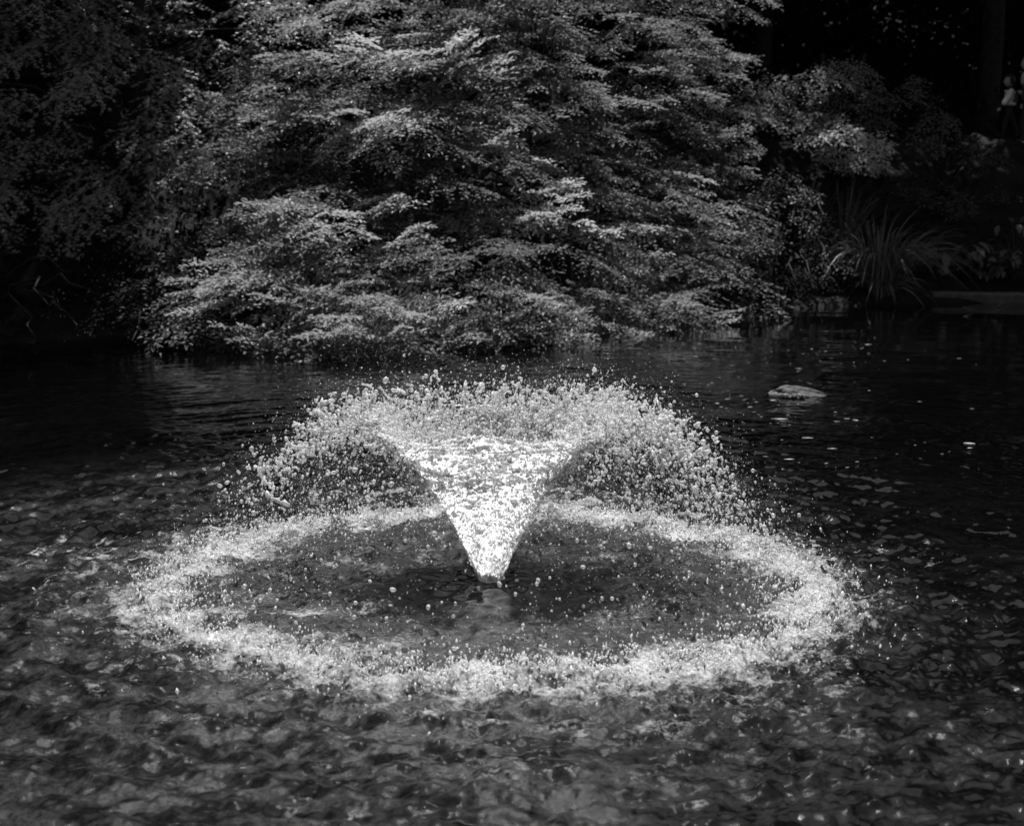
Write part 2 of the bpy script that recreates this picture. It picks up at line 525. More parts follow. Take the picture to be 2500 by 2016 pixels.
# (a) ragged flakes hugging the upper cone
n = 2600
t, x = spray_points(n, 0.06, 0.46, 0.7, 2.0, r)
rs = 1 + r.normal(0, 0.03, n) + 0.3 * (x - 0.1) * r.normal(0, 0.3, n); hs = 1 + r.normal(0, 0.04, n)
p = ballistic(t, x, rs, hs)
add(blobs(ICO1, p, np.exp(r.normal(math.log(0.0029), 0.4, n)) * (0.45 + x * 1.6), r.uniform(1, 3.2, n), vel(t, x) + r.normal(0, 1.2, (n, 3)), 0.35, r))
n = 16000
t, x = spray_points(n, 0.0, 0.46, 0.5, 1.0, r)
p = ballistic(t, x, 1 + r.normal(0, 0.03, n), 1 + r.normal(0, 0.04, n)) + r.normal(0, 1, (n, 3)) * (0.004 + 0.035 * x)[:, None]
p[:, 2] = np.abs(p[:, 2])
add(blobs(OCT, p, np.exp(r.normal(math.log(0.0019), 0.35, n)), r.uniform(1, 2.5, n), vel(t, x), 0.0, r))
flush('torn_water', M_TORN, fountain)
# (b) ligaments: chains of joined blobs, drifting apart with flight time
nc = 2000
t, x = spray_points(nc, 0.22, 0.80, 0.96, 2.8, r)
x = 0.22 + 0.58 * ((x - 0.22) / 0.58) ** 1.75
cp = ballistic(t, x, 0.97 + r.normal(0, 0.055, nc), 1 + r.normal(0, 0.065, nc))
cnt = r.integers(3, 11, nc)
pp, rd, axs = [], [], []
for i in range(nc):
    d = r.normal(0, 1, 3) + 0.5 * unit(vel(t[i], x[i])); d /= np.linalg.norm(d); p0 = cp[i].copy()
    base_r = min(0.0095, np.exp(r.normal(math.log(0.0056), 0.38))) * (1 if x[i] > 0.3 else 0.9)
    for k in range(cnt[i]):
        pp.append(p0.copy()); rd.append(base_r * r.uniform(0.45, 1.15)); axs.append(d.copy())
        d = d + r.normal(0, 0.8, 3); d /= np.linalg.norm(d)
        p0 = p0 + d * base_r * r.uniform(0.9, 1.9)
pp, rd, axs = np.array(pp), np.array(rd), np.array(axs)
add(blobs(ICO1, pp, rd, r.uniform(1, 2.6, len(pp)), axs, 0.45, r))
flush('spray', M_SPRAY, fountain)
# (c) free drops along the whole flight
n = 7200
t, x = spray_points(n, 0.25, 0.99, 0.85, 1.2, r)
x = 0.25 + 0.74 * ((x - 0.25) / 0.74) ** 1.2
p = ballistic(t, x, np.where(r.uniform(0, 1, n) < 0.6, 0.97 + r.normal(0, 0.07, n), r.uniform(0.62, 1.03, n)), 1 + r.normal(0, 0.10, n))
ok = p[:, 2] > 0.0
p, t, x = p[ok], t[ok], x[ok]
n = len(p)
add(blobs(ICO1, p, np.exp(r.normal(math.log(0.0048), 0.38, n)), r.uniform(1, 1.4, n), vel(t, x), 0.15, r))
# (d) fine mist of specks
n = 36000
t, x = spray_points(n, 0.12, 1.0, 0.8, 0.8, r)
p = ballistic(t, x, np.where(r.uniform(0, 1, n) < 0.5, 1 + r.normal(0, 0.12, n), r.uniform(0.6, 1.02, n)), 1 + r.normal(0.01, 0.14, n)) + r.normal(0, 0.015, (n, 3))
ok = p[:, 2] > 0.0
p = p[ok]; n = len(p)
add(blobs(OCT, p, np.exp(r.normal(math.log(0.0017), 0.35, n)), np.ones(n), r.normal(0, 1, (n, 3)), 0.0, r))
flush('fine_drops', M_DROP, fountain)
# (e) low splashes thrown up where the water lands
n = 15000
t = r.uniform(0, 2 * np.pi, n)
lump = samp(n_big, t / (2 * np.pi) * 2, t * 0)
rr_ = R_RING + 0.06 * lump + r.normal(0, 0.11, n) + np.where(r.uniform(0, 1, n) < 0.15, r.uniform(-0.7, 0.5, n), 0)
dens = samp(n_chop2, rr_ * np.cos(t) / 1.9, rr_ * np.sin(t) / 1.9)
keep = r.uniform(0, 1, n) < 1 / (1 + np.exp(-1.6 * dens))
t, rr_ = t[keep], rr_[keep]; n = len(t)
p = np.stack([rr_ * np.cos(t), rr_ * np.sin(t), np.abs(r.normal(0, 0.022, n)) + 0.004], -1)
add(blobs(OCT, p, np.exp(r.normal(math.log(0.0030), 0.35, n)), r.uniform(1, 3, n), np.array([0, 0, 1.0]) + r.normal(0, 0.4, (n, 3)), 0.0, r))
n = 900
t = r.uniform(0, 2 * np.pi, n); rr_ = R_RING + r.normal(0, 0.12, n)
p = np.stack([rr_ * np.cos(t), rr_ * np.sin(t), np.abs(r.normal(0, 0.015, n))], -1)
add(blobs(ICO1, p, r.uniform(0.003, 0.007, n), r.uniform(1, 2.0, n), np.array([0, 0, 1.0]) + r.normal(0, 0.5, (n, 3)), 0.35, r))
flush('splash', M_SPRAY, fountain)
# (f) the large single drops: each a part
protos = []
for i in range(6):
    v, f = blobs(ICO2, np.zeros((1, 3)), np.array([1.0]), np.array([1.0 + 0.12 * i]), np.array([[0.3 * i, 0.2, 1.0]]), 0.14, r)
    m_ = mesh_from_arrays('water_drop', v, [f], True)
    m_.materials.append(M_DROP); protos.append(m_)
for i in range(190):
    inner = i < 75
    if inner:
        t = r.uniform(0, 2 * np.pi); q = math.sqrt(r.uniform(0.03, 1)) * 1.35
        p = np.array([q * math.cos(t), q * math.sin(t), abs(r.normal(0, 0.18)) + 0.02])
    else:
        t, x_ = r.uniform(0, 2 * np.pi), r.uniform(0.4, 0.92)
        p = ballistic(np.array(t), np.array(x_), r.normal(1.05, 0.06), r.normal(1.0, 0.08))
    o = obj('water_drop', protos[i % 6], None, fountain, p)
    s = r.uniform(0.0045, 0.0095)
    o.scale = (s, s, s * r.uniform(0.9, 1.3)); o.rotation_euler = r.uniform(0, 3, 3)

# floating foam flecks on the dark water
r = np.random.default_rng(31)
n = 420
fxy = []
while len(fxy) < n:
    px, py = r.uniform(1450, 2400), r.uniform(790, 1150)
    if r.uniform() < 0.75 and not (1600 < px < 2150 and 820 < py < 1060): continue
    dep = PITCH + math.atan((py - 1008) / F_PX); d = CAM_H / math.tan(dep)
    fxy.append(P(px, py, d))
fxy = np.array(fxy); fxy[:, 2] = 0.004
add(blobs(ICO1, fxy, np.exp(r.normal(math.log(0.005), 0.6, n)), r.uniform(1, 3.5, n), np.stack([np.ones(n), r.normal(0, .3, n), np.zeros(n)], -1), 0.3, r))
VV[0][:, 2] = 0.003 + (VV[0][:, 2] - 0.004) * 0.25
M_FLECK = solid_mat('foam_fleck', 0.3, 0.5, 0.3, 30, 0.2)
o = flush('foam_flecks', M_FLECK, None)
tag(o, 'scattered pale foam flecks floating on the dark water', 'foam')

# ------------------------------------------------------------------ foliage machinery
LV, LF, LT = [], [], []
loff = 0


def leaves(pos, ax, nm, length, width, tone, fold=0.25):
    """oval pointed leaves: two folded halves each"""
    global loff
    N = len(pos)
    ax = unit(ax); sd_ = unit(np.cross(nm, ax)); nm = np.cross(ax, sd_)
    L = length[:, None]; W = width[:, None]
    base = pos
    l1 = pos + ax * L * 0.32 + sd_ * W * 0.5 + nm * W * fold
    l2 = pos + ax * L * 0.70 + sd_ * W * 0.40 + nm * W * fold * 0.7
    tip = pos + ax * L - nm * L * 0.10
    r1 = pos + ax * L * 0.32 - sd_ * W * 0.5 + nm * W * fold
    r2 = pos + ax * L * 0.70 - sd_ * W * 0.40 + nm * W * fold * 0.7
    v = np.stack([base, l1, l2, tip, r2, r1], 1).reshape(-1, 3)
    o = (np.arange(N) * 6)[:, None] + loff
    f = np.concatenate([o + np.array([[0, 3, 2, 1]]), o + np.array([[0, 5, 4, 3]])], 0)
    LV.append(v); LF.append(f); LT.append(np.repeat(tone, 6)); loff += len(v)


def star_leaves(pos, ax, nm, size, tone):
    """maple leaf: five pointed lobes"""
    global loff
    N = len(pos)
    ax = unit(ax); sd_ = unit(np.cross(nm, ax)); nm = np.cross(ax, sd_)
    vs = [pos]
    lob = [(-115, .62), (-90, .26), (-58, .88), (-28, .34), (0, 1.0), (28, .34), (58, .88), (90, .26), (115, .62)]
    for a_, q in lob:
        c, s_ = math.cos(math.radians(a_)), math.sin(math.radians(a_))
        vs.append(pos + (ax * c + sd_ * s_) * (size * q)[:, None] - nm * (size * 0.18 * q * q)[:, None])
    v = np.stack(vs, 1).reshape(-1, 3)
    o = (np.arange(N) * 10)[:, None] + loff
    f = np.concatenate([o + np.array([[0, k, k + 1]]) for k in range(1, 9)], 0)
    LV.append(v); LF.append(f); LT.append(np.repeat(tone, 10)); loff += len(v)


def flush_leaves(name, mat, parent, kind='stuff'):
    global LV, LF, LT, loff
    k4 = [f for f in LF if f.shape[1] == 4]; k3 = [f for f in LF if f.shape[1] == 3]
    fl = []
    if k4: fl.append(np.concatenate(k4))
    if k3: fl.append(np.concatenate(k3))
    me = mesh_from_arrays(name, np.concatenate(LV), fl, False, {'tone': np.concatenate(LT)})
    o = obj(name, me, mat, parent)
    o['kind'] = kind
    LV, LF, LT = [], [], []; loff = 0
    return o


TV, TF = [], []
toff = 0


def tube(pts, rad, sides=6):
    global toff
    pts = np.array(pts, float); n = len(pts)
    rad = np.array(rad, float) * np.ones(n)
    tg = unit(np.gradient(pts, axis=0))
    ref = np.array([0.31, 0.87, 0.21])
    s_ = unit(np.cross(tg, ref)); u_ = np.cross(s_, tg)
    a_ = np.linspace(0, 2 * np.pi, sides, endpoint=False)
    v = pts[:, None] + (s_[:, None] * np.cos(a_)[None, :, None] + u_[:, None] * np.sin(a_)[None, :, None]) * rad[:, None, None]
    idx = np.arange(n * sides).reshape(n, sides)
    A = idx[:-1]; B = np.roll(idx, -1, 1)[:-1]; C_ = np.roll(idx, -1, 1)[1:]; D = idx[1:]
    f = np.stack([A, B, C_, D], -1).reshape(-1, 4) + toff
    TV.append(v.reshape(-1, 3)); TF.append(f); toff += n * sides


def flush_tubes(name, mat, parent, kind=None):
    global TV, TF, toff
    me = mesh_from_arrays(name, np.concatenate(TV), [np.concatenate(TF)], True)
    o = obj(name, me, mat, parent)
    if kind: o['kind'] = kind
    TV, TF = [], []; toff = 0
    return o


def curve_pts(a, b, n, sag, wob, r):
    t = np.linspace(0, 1, n)[:, None]
    p = a * (1 - t) + b * t
    p[:, 2] += sag * np.sin(np.pi * t[:, 0])
    w = r.normal(0, wob, (n, 3)) * np.sin(np.pi * t)
    return p + w


def frond(base, d, up, length, r, tone, leafL=0.074, spacing=0.036, star=False, side_len=0.42, tw=0.07, bend=0.22):
    """a flat spray: a bending main twig with side twigs in one plane, all set with leaves"""
    d = d / np.linalg.norm(d)
    s = np.cross(d, up); s /= np.linalg.norm(s)
    n = np.cross(s, d)
    m = max(4, int(length / tw))
    t = np.linspace(0.05, 1, m)
    main = base + d * (t * length)[:, None] + n * (-bend * length * t * t)[:, None] + r.normal(0, 0.012, (m, 3))
    tan = unit(d - n * (2 * bend * t)[:, None])
    sg = np.where(np.arange(m) % 2 == 0, 1.0, -1.0)
    L = side_len * length * (1 - t) ** 0.7 * r.uniform(0.7, 1.2, m) + 0.07
    ang = r.normal(0.85, 0.14, m)
    td = unit(tan * np.cos(ang)[:, None] + s * (sg * np.sin(ang))[:, None] + n * r.normal(0.0, 0.13, m)[:, None])
    # twig leaves
    K = np.maximum(2, (L / spacing).astype(int))
    ti = np.repeat(np.arange(m), K)
    kk = np.concatenate([np.arange(k) for k in K]); frac = (kk + 0.6) / np.repeat(K, K)
    Lr = np.repeat(L, K)
    pos = main[ti] + td[ti] * (Lr * frac)[:, None] - n * (0.22 * Lr * frac ** 2)[:, None]
    sg2 = np.where(kk % 2 == 0, 1.0, -1.0)
    sd2 = unit(np.cross(td[ti], n))
    ax = td[ti] * 0.65 + sd2 * (sg2 * 0.8)[:, None] + n * r.normal(0.05, 0.28, len(ti))[:, None] + r.normal(0, 0.12, (len(ti), 3))
    last = kk == np.repeat(K, K) - 1
    ax[last] = td[ti][last]
    # leaves along the main stem
    m2 = int(length / spacing)
    t2 = np.linspace(0.3, 1.02, m2)
    pos2 = base + d * (t2 * length)[:, None] + n * (-bend * length * t2 * t2)[:, None]
    sg3 = np.where(np.arange(m2) % 2 == 0, 1.0, -1.0)
    ax2 = d * 0.8 + s * (sg3 * 0.7)[:, None] + n * (r.normal(0.1, 0.3, m2) - 0.5 * bend)[:, None]
    pos = np.concatenate([pos, pos2]); ax = np.concatenate([ax, ax2])
    N = len(pos)
    nn = n[None] + r.normal(0, 0.2, (N, 3))
    tn = np.clip(tone + r.normal(0, 0.07, N), 0, 1)
    ll = leafL * r.uniform(0.7, 1.2, N)
    if star:
        star_leaves(pos, ax, nn, ll, tn)
    else:
        leaves(pos, ax, nn, ll, ll * r.uniform(0.36, 0.48, N), tn)
    return main[-1]


def in_poly(x, y, poly):
    c = False; j = len(poly) - 1
    for i in range(len(poly)):
        xi, yi = poly[i]; xj, yj = poly[j]
        if (yi > y) != (yj > y) and x < (xj - xi) * (y - yi) / (yj - yi) + xi: c = not c
        j = i
    return c


def poisson(poly, dx_, dy_, r, tries=6000):
    xs_ = [p[0] for p in poly]; ys_ = [p[1] for p in poly]
    out = []
    for _ in range(tries):
        x_, y_ = r.uniform(min(xs_), max(xs_)), r.uniform(min(ys_), max(ys_))
        if not in_poly(x_, y_, poly): continue
        if all(((x_ - a_) / dx_) ** 2 + ((y_ - b_) / dy_) ** 2 > 1 for a_, b_ in out):
            out.append((x_, y_))
    return out


# ------------------------------------------------------------------ the pale spreading tree over the water
r = np.random.default_rng(5)
tree = tag(empty('spreading_tree', (0.3, 21.0, float(ground_z(np.array(0.3), np.array(21.0))))),
           'large pale spreading tree with layered sprays of small oval leaves drooping to the water', 'tree')
T0 = np.array(tree.location)


def env_main(px, py):
    t = (880 - py) / 880
    db = np.interp(px, [400, 750, 1200, 1750, 1900], [15.6, 14.9, 15.6, 18.6, 20])
    return db + 4.6 * max(t, 0) ** 0.9 + 1.3 * ((px - 1150) / 750) ** 2 * t


MAIN_POLY = [(455, 790), (400, 730), (415, 650), (510, 570), (500, 430), (570, 300), (640, 160), (740, 20), (900, -40), (1150, -120),
             (1450, -120), (1650, -60), (1800, 60), (1830, 250), (1850, 420), (1820, 560), (1850, 690), (1840, 750),
             (1740, 775), (1600, 800), (1300, 830), (1050, 830), (880, 815), (740, 850), (600, 835)]
pads = poisson(MAIN_POLY, 122, 46, r)
bright = [(1270, 430, 170, 110, .8), (1560, 560, 150, 100, .7), (1130, 90, 420, 110, .45), (900, 340, 150, 60, .3),  # dappled sun patches put into the leaf tone
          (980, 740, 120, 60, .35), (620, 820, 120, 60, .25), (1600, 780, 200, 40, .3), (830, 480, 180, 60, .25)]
trunk_c = np.array([0.3, 20.6, 0])
for i, (px, py) in enumerate(pads):
    lumpn = float(samp(n_big, np.array(px / 2600.), np.array(py / 900.))) + 0.5 * float(samp(n_big, np.array(px / 1300. + .3), np.array(py / 420. + .2)))
    if lumpn < -1.5: continue
    d = env_main(px, py) + r.uniform(-0.35, 0.3) - 0.36 * lumpn
    tip = P(px, py, d)
    tip[2] = max(tip[2], 0.12)
    outw = np.array([(px - 1150) / 480 + r.normal(0, 0.6), -1.0, 0])
    outw /= np.linalg.norm(outw)
    slope = 0.0 + r.normal(0, 0.26) + (0.2 if py > 760 else 0)
    dirn = outw + np.array([0, 0, slope]); dirn /= np.linalg.norm(dirn)
    upv = np.array([0, 0, 1.0]) + outw * 0.42 + r.normal(0, 0.2, 3)
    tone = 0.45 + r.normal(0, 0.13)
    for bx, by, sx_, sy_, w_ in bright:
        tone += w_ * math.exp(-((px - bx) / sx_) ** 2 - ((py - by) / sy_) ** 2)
    nf = 5
    L0 = r.uniform(0.65, 1.1)
    root = tip - dirn * L0 * 0.9
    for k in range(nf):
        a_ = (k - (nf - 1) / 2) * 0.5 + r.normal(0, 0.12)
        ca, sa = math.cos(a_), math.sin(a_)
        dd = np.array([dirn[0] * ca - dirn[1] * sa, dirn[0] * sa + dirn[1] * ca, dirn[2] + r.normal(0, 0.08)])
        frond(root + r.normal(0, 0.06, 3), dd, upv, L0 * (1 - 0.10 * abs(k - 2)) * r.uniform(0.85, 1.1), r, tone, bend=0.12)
    # limb feeding the pad
    z0 = max(0.6, root[2] * 0.55)
    start = np.array([trunk_c[0] + (root[0] - trunk_c[0]) * 0.12, trunk_c[1] - 0.3, z0 + 0.4])
    cpnt = curve_pts(start, root + dirn * 0.5, 9, 0.35, 0.05, r)
    tube(cpnt, np.linspace(0.015, 0.004, 9), 5)
# inner, sparser foliage that closes the crown from behind
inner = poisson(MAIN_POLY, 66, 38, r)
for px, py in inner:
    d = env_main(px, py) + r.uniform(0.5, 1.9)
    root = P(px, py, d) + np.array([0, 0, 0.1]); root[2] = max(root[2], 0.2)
    frond(root, np.array([r.normal(0, 0.8), -1, r.normal(-0.2, 0.2)]), np.array([0, 0, 1.0]), 1.1, r, 0.20, spacing=0.045, side_len=0.6)  # low tone paints the crown's inner shade into the leaf colour
for _ in range(90):
    px, py = r.normal(1370, 190), r.uniform(-110, 300)
    root = P(px, py, env_main(px, py) + r.uniform(0.3, 1.0))
    frond(root, np.array([r.normal(0.1, 0.7), -1, r.normal(-0.1, 0.15)]), np.array([0, -0.3, 1.0]), r.uniform(0.7, 1.1), r, 0.42, bend=0.15)
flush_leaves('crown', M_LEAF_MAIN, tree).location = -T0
flush_tubes('branches', M_BARK, tree, 'stuff').location = -T0
for k in range(5):
    a = np.array([0.3 + 0.25 * (k - 2), 20.9, 0.3]); b_ = np.array([-2.6 + 0.8 * k, 23.0 - 0.2 * k % 3, 3.6 + 0.4 * (k % 2)])
    tube(curve_pts(a, b_, 12, 0.3, 0.06, r), np.linspace(0.13, 0.03, 12), 9)
flush_tubes('trunk', M_BARK, tree).location = -T0


# ------------------------------------------------------------------ a screen tree whose crown follows the photo outline
def outline_tree(name, label, poly, envf, trunk_xy, mat, r, dx_=120, dy_=62, star=False, leafL=0.08, tone0=0.5, slope0=-0.35,
                 spacing=0.05, top=None, cat='tree', nf=2, length=(0.8, 1.2), tones=None):
    gz = float(ground_z(np.array(trunk_xy[0]), np.array(trunk_xy[1])))
    t_ = tag(empty(name, (trunk_xy[0], trunk_xy[1], gz)), label, cat)
    T = np.array(t_.location)
    for px, py in poisson(poly, dx_, dy_, r, 3500):
        d = envf(px, py) + r.uniform(-0.6, 0.6)
        tip = P(px, py, d); tip[2] = max(tip[2], 0.12)
        tip[2] = max(tip[2], float(ground_z(np.array(tip[0]), np.array(tip[1]))) + 0.12)
        outw = np.array([(tip[0] - trunk_xy[0]) * 0.2 + r.normal(0, 0.5), -1, 0]); outw /= np.linalg.norm(outw)
        dirn = outw + np.array([0, 0, slope0 + r.normal(0, 0.2)]); dirn /= np.linalg.norm(dirn)
        L0 = r.uniform(*length)
        root = tip - dirn * L0 * 0.9
        tone = tone0 + r.normal(0, 0.12)
        if tones:
            for bx, by, sx_, sy_, w_ in tones:
                tone += w_ * math.exp(-((px - bx) / sx_) ** 2 - ((py - by) / sy_) ** 2)
        for k in range(nf):
            dd = dirn + np.array([(k - (nf - 1) / 2) * 0.7, 0, 0]) + r.normal(0, 0.1, 3)
            frond(root + r.normal(0, 0.08, 3), dd, np.array([0, -0.2, 1.0]) + r.normal(0, 0.12, 3), L0, r, tone,
                  leafL=leafL, spacing=spacing, star=star, side_len=0.5)
        st = np.array([T[0] + (root[0] - T[0]) * 0.1, T[1], T[2] + max(0.3, (root[2] - T[2]) * 0.6)])
        tube(curve_pts(st, root + dirn * 0.5, 8, 0.2, 0.06, r), np.linspace(0.03, 0.006, 8), 5)
    flush_leaves('crown', mat, t_).location = -T
    flush_tubes('branches', M_BARK, t_, 'stuff').location = -T
    h = top if top else 4.0
    for k in range(2):
        tube(curve_pts(T + np.array([0.15 * k, 0, -0.1]), T + np.array([0.8 * k - 0.3, 0.1, h]), 10, 0.0, 0.05, r), np.linspace(0.12, 0.04, 10), 9)
    flush_tubes('trunk', M_BARK, t_).location = -T
    return t_


r = np.random.default_rng(8)
LEFT_POLY = [(-120, -80), (760, -80), (740, 40), (640, 160), (570, 300), (520, 430), (430, 520), (330, 560), (180, 560), (60, 600), (-120, 560)]
outline_tree('maple_tree', 'dim maple tree with pointed lobed leaves filling the left bank', LEFT_POLY,
             lambda px, py: 18.4 + 2.2 * (560 - py) / 560 + (px - 300) / 600, (-5.6, 20.8), M_LEAF_MAPLE, r,
             star=True, leafL=0.062, tone0=0.45, top=5, dx_=105, dy_=55)
outline_tree('waterside_shrub', 'low dark shrub in deep shade at the left water edge', [(-80, 640), (60, 600), (230, 640), (260, 770), (120, 830), (-80, 830)],
             lambda px, py: 16.2, (-6.4, 17.6), M_LEAF_DARK, r, leafL=0.05, tone0=0.15, cat='shrub', top=0.8, length=(0.4, 0.7))
outline_tree('waterside_shrub', 'small twiggy dark shrub under the left end of the pale tree', [(300, 560), (460, 560), (520, 760), (380, 850), (260, 830)],
             lambda px, py: 17.2, (-4.6, 18.9), M_LEAF_DARK, r, leafL=0.05, tone0=0.3, cat='shrub', top=0.8, length=(0.4, 0.7))

# right bank: bush with a clump whose sun patch is put into the leaf tone
outline_tree('tiered_bush', 'bush with a tiered sloping top of small pale leaves behind the grass clump',
             [(1840, 230), (1960, 165), (2080, 190), (2160, 185), (2200, 260), (2120, 320), (1960, 330), (1850, 300)],
             lambda px, py: 26.0, (6.2, 27.6), M_LEAF_BUSH, r, dx_=58, dy_=30, nf=3, leafL=0.075, tone0=0.3, cat='bush', top=2.5, length=(0.5, 0.8))
outline_tree('round_leaved_bush', 'small clump of rounded leaves toned as a sun patch above the long grass',
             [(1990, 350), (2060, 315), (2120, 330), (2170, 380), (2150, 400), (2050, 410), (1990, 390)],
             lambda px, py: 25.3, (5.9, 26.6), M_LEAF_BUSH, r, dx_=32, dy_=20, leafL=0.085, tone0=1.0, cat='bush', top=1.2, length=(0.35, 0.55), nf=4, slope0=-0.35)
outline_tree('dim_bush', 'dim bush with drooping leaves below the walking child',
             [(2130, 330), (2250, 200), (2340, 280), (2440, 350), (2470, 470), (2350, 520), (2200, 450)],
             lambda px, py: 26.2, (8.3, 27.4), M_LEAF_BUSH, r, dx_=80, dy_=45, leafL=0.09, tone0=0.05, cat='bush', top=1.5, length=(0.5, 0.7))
outline_tree('bank_shrub', 'dim twiggy shrub between the pale tree and the long grass',
             [(1840, 430), (1950, 420), (2040, 520), (2040, 690), (1900, 720), (1850, 640)],
             lambda px, py: 23.9, (5.0, 25.2), M_LEAF_BUSH, r, dx_=60, dy_=35, leafL=0.07, tone0=0.15, cat='shrub', top=1.0, length=(0.35, 0.6))


outline_tree('bank_shrub', 'low dark shrub at the water line right of the pale tree', [(1770, 680), (1900, 640), (2010, 690), (2010, 760), (1900, 775), (1780, 770)],
             lambda px, py: 22.9 + (px - 1780) / 230, (4.7, 24.3), M_LEAF_DARK, r, dx_=40, dy_=22, leafL=0.07, tone0=0.6, cat='shrub', top=0.4, length=(0.3, 0.5), nf=3)


# ------------------------------------------------------------------ tall woodland trees
def tall_tree(label, x, y, h, cr, cz, r, n=5200, leafL=0.22, group=None, name='woodland_tree', zs=0.75, lean=(0, 0), mat=None, base_z=None):
    gz = float(ground_z(np.array(x), np.array(y))) if base_z is None else base_z
    t_ = tag(empty(name, (x, y, gz)), label, 'tree', group)
    # clumps on an uneven crown volume
    nc = 60
    u = unit(r.normal(0, 1, (nc, 3))); rad = r.uniform(0.35, 1.0, nc) ** 0.5
    cc = u * rad[:, None] * np.array([cr, cr, cr * zs]) + np.array([lean[0], lean[1], cz])
    wgt = r.integers(0, nc, n)
    pos = cc[wgt] + r.normal(0, cr * 0.13, (n, 3)) * np.array([1.2, 1.2, 0.7])
    ax = r.normal(0, 1, (n, 3)) + unit(pos - np.array([lean[0], lean[1], cz])) * 0.8
    nn = np.array([0, 0, 1.0]) + r.normal(0, 0.6, (n, 3))
    ll = leafL * r.uniform(0.6, 1.3, n)
    leaves(pos, ax, nn, ll, ll * 0.6, np.clip(r.normal(0.5, 0.2, n), 0, 1))
    flush_leaves('crown', mat or M_LEAF_DARK, t_)
    tube(curve_pts(np.array([0, 0, -0.3]), np.array([lean[0] * 0.6, lean[1] * 0.6, cz]), 12, 0, 0.07, r), np.linspace(0.26, 0.1, 12), 10)
    flush_tubes('trunk', M_BARK, t_)
    for k in range(14):
        c_ = cc[k]
        s0 = np.array([lean[0] * 0.4, lean[1] * 0.4, cz * r.uniform(0.45, 0.8)])
        tube(curve_pts(s0, c_, 7, 0.3, 0.1, r), np.linspace(0.09, 0.02, 7), 5)
    flush_tubes('branches', M_BARK, t_, 'stuff')
    return t_


r = np.random.default_rng(17)
wood = [(-15, 24, 13, 4.6, 8.5), (-10.5, 25.5, 13, 4.6, 7.5), (-6.8, 29, 12, 4.3, 7.0), (-1.6, 28.5, 10, 4.0, 5.4), (1.2, 29.6, 10, 3.8, 5.2),
        (6.0, 34.8, 13, 4.6, 7.8), (14.6, 37, 15, 5.0, 8.4), (16.5, 30, 15, 5.2, 9), (4.5, 35, 14, 5, 7), (-4, 35, 13, 5, 6.5),
        (14, 37, 15, 5.2, 6), (-11, 34, 15, 5.2, 6), (21, 24, 15, 5, 9), (-20, 17, 14, 5, 8.5), (7.6, 39.5, 14, 4.6, 5.0)]
wlab = ['tall dark tree beyond the far left corner of the pond', 'dark woodland tree behind the maple, its crown above the left bank',
        'dark tree standing right behind the maple crown', 'low dark tree hidden behind the top of the pale spreading tree',
        'dark tree just right of and behind the pale tree top', 'dark tree above the tiered bush on the right bank',
        'tall black looking tree behind the two walkers', 'dark tree at the far right edge beyond the walkers',
        'farther dark tree in the gap right of the pale tree', 'farther dark tree behind the centre of the bank',
        'rearmost dark tree beyond the walkers', 'rearmost dark tree behind the left bank', 'dark tree on the right shore outside the walkers path',
        'dark tree on the left shore of the pond', 'rear dark tree low behind the tiered bush']
for (x_, y_, h_, cr_, cz_), lb in zip(wood, wlab):
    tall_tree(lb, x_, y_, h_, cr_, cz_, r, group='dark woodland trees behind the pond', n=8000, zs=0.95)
for k in range(9):  # crowns added out of view to shade the rear slope
    tall_tree('added tall tree shading the rear slope from out of view', -19 + 4.8 * k, 41 + (k % 2) * 3, 18, 4.6, 9.5, r, n=9000, leafL=0.3, group='added trees shading the rear slope')
# dark undergrowth closing the bank behind the trees
n = 90000
ux = np.where(r.uniform(0, 1, n) < 0.25, r.uniform(-12, -2, n), r.uniform(-24, 26, n)); uy = shore_y(ux) + np.where(ux < 6.6, r.uniform(0.1, 26, n), r.uniform(1.2, 26, n))
uz = ground_z(ux, uy) + np.abs(r.normal(0, 0.45, n)) * np.interp(uy - shore_y(ux), [1, 4, 10, 26], [0.5, 0.7, 2.2, 2.2])
keepm = ~((ux > 7.3) & (uy > 27) & (uy < 31.5))
ux, uy, uz = ux[keepm], uy[keepm], uz[keepm]; n = len(ux)
ll = np.interp(uy - shore_y(ux), [1, 12, 26], [0.11, 0.2, 0.3]) * r.uniform(0.6, 1.2, n)
leaves(np.stack([ux, uy, uz], -1), r.normal(0, 1, (n, 3)), np.array([0, -0.4, 1.0]) + r.normal(0, 0.4, (n, 3)), ll, ll * 0.6, np.clip(r.normal(0.4, 0.2, n), 0, 1))
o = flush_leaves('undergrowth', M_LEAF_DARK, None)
tag(o, 'dark leafy undergrowth covering the bank behind the trees', 'undergrowth')

tall_tree('added broad tree on the right shore darkening the water reflection', 12.5, 14.0, 15, 5.2, 8.5, r, n=20000, leafL=0.28, name='added_tree', zs=1.1, base_z=0.3)  # side trees added out of view to block sky reflections on the water
tall_tree('added broad tree on the left shore darkening the water reflection', -12.5, 12.0, 15, 5.2, 8.5, r, n=20000, leafL=0.28, name='added_tree', zs=1.1, base_z=0.3)
